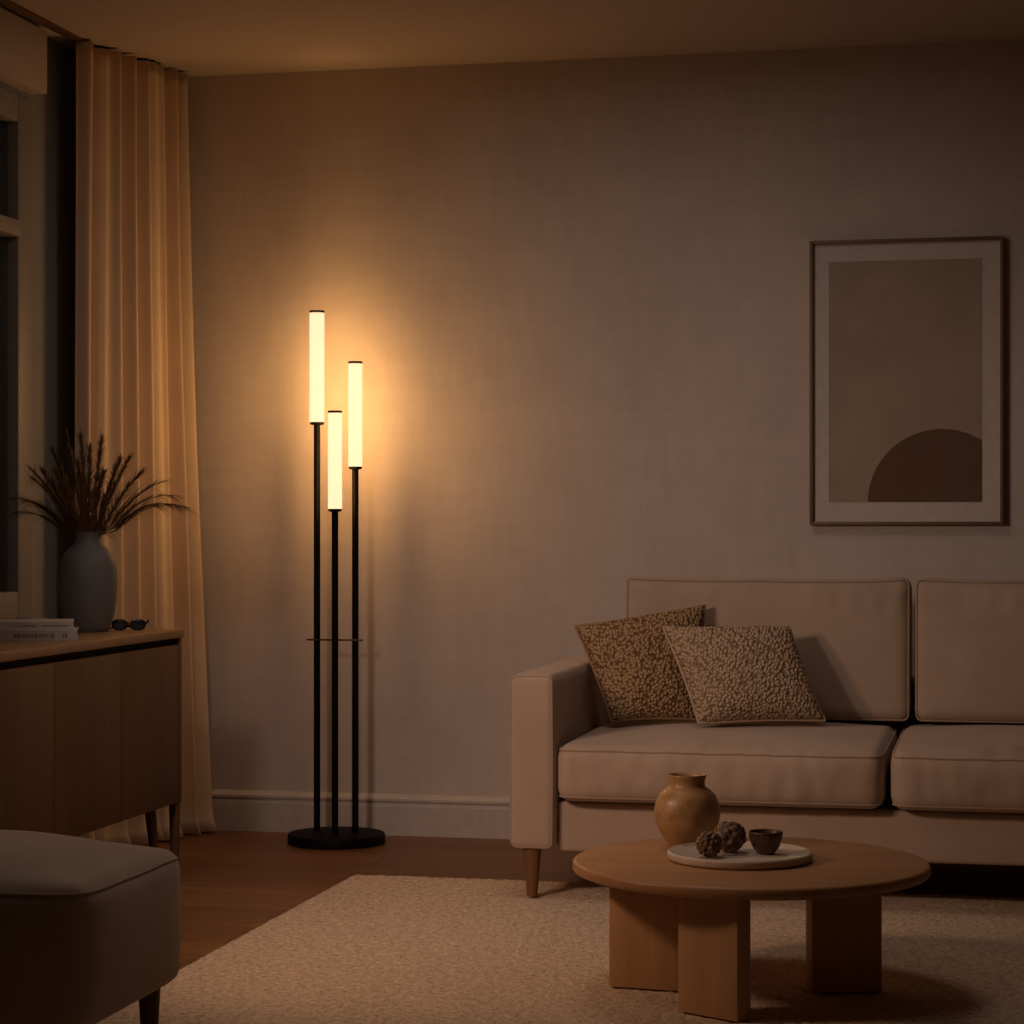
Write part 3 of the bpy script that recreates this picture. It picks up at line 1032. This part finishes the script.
# ------------------------------------------------------------------ ottoman
OX0, OX1, OY0, OY1 = -2.27, -1.540, 3.60, 4.115
ott = empty('ottoman', ((OX0+OX1)/2, (OY0+OY1)/2, 0), 'grey-beige upholstered ottoman with a softly domed top in the foreground', 'ottoman')
OZ0, OZ1 = .165, .420
def ofn(p):
    hx, hy, hz = (OX1-OX0)/2, (OY1-OY0)/2, (OZ1-OZ0)/2
    u, v, w = p.x/hx, p.y/hy, p.z/hz
    q = Vector(((OX0+OX1)/2+p.x, (OY0+OY1)/2+p.y, (OZ0+OZ1)/2+p.z))
    if w > 0:
        q.z += .052*w*(1-abs(u)**2.0)**.8*(1-abs(v)**2.6) if abs(u) < 1 and abs(v) < 1 else 0
        q.z += .0025*wr(q.x, q.y, 8)*w
    q.x += math.copysign(.010*(1-w*w)*(1-abs(v)**4)*abs(u)**3, u)
    q.y += math.copysign(.008*(1-w*w)*(1-abs(u)**4)*abs(v)**3, v)
    # rounder upright corners
    c = abs(u)**6*abs(v)**6
    q.x -= math.copysign(.016*c, u); q.y -= math.copysign(.016*c, v)
    return q
bm = bmesh.new(); rounded(bm, (OX1-OX0)/2, (OY1-OY0)/2, (OZ1-OZ0)/2, .034, (36, 28, 12), ofn)
body = build('upholstery', bm, M['ottoman'], ott, angle=180)
bm = bmesh.new()
loop = [ofn(Vector((a, b2, (OZ1-OZ0)/2-.013))) for a, b2 in rrect((OX1-OX0)/2-.005, (OY1-OY0)/2-.005, .032, .012)]
tube(bm, loop, .0020, 6, True)
build('piping', bm, M['ott_pipe'], body)
for lx in (OX0+.06, OX1-.06):
    for ly in (OY0+.06, OY1-.06):
        build('leg', leg_taper(bmesh.new(), lx, ly, RUG if lx > -1.87 else 0, .185, .014, .023), M['dark_wood'], ott)

# ------------------------------------------------------------------ light
w = bpy.data.worlds.new('night'); S.world = w; w.use_nodes = True
bg = w.node_tree.nodes['Background']
bg.inputs['Color'].default_value = (.25, .38, .55, 1); bg.inputs['Strength'].default_value = .006

def light(name, kind, loc, energy, color, parent=None, **kw):
    l = bpy.data.lights.new(name, kind); l.energy = energy; l.color = color
    for k, v in kw.items(): setattr(l, k, v)
    o = link(bpy.data.objects.new(name, l))
    if parent is not None:
        o.parent = parent; o.location = Vector(loc)-world_loc(parent)
    else: o.location = loc
    return o
WARM = (1.0, .51, .155)
TUBE_W = 1.78
for x, y, z0, z1 in bulbs:
    n = 9
    for i in range(n):
        z = z0 + (z1-z0)*(i+.5)/n
        light('bulb_light', 'POINT', (x, y, z), TUBE_W*(z1-z0)/.35*3/n, WARM, lamp, shadow_soft_size=.018)
# two overhead area fills added to brighten the room, standing for no known fixture
light('overhead_fill', 'AREA', (-1.15, 5.7, 2.55), 5.2, (1.0, .80, .68), shape='DISK', size=.7)
light('overhead_fill', 'AREA', (-1.5, 4.0, 2.55), 2.3, (1.0, .80, .62), shape='DISK', size=.7)
def spot(name, loc, aim, energy, color, half):
    sp = light(name, 'SPOT', loc, energy, color, spot_size=math.radians(2*half), spot_blend=1.0, shadow_soft_size=.12)
    sp.rotation_euler = (Vector(aim)-sp.location).to_track_quat('-Z', 'Y').to_euler()
spot('added_key_spot', (-2.0, 3.75, 1.6), (-1.22, 6.35, .72), 41, (1.0, .80, .68), 35)  # unseen pair of spots added at left, where shadows show light arriving
spot('added_key_spot', (-2.08, 4.2, 1.3), (-.95, 5.7, .15), 40, (1.0, .63, .41), 48)

S.view_settings.view_transform = 'Standard'
S.view_settings.look = 'None'
S.view_settings.exposure = 0.0
S.view_settings.gamma = 1.0
S.view_settings.use_curve_mapping = False
S.cycles.use_denoising = True
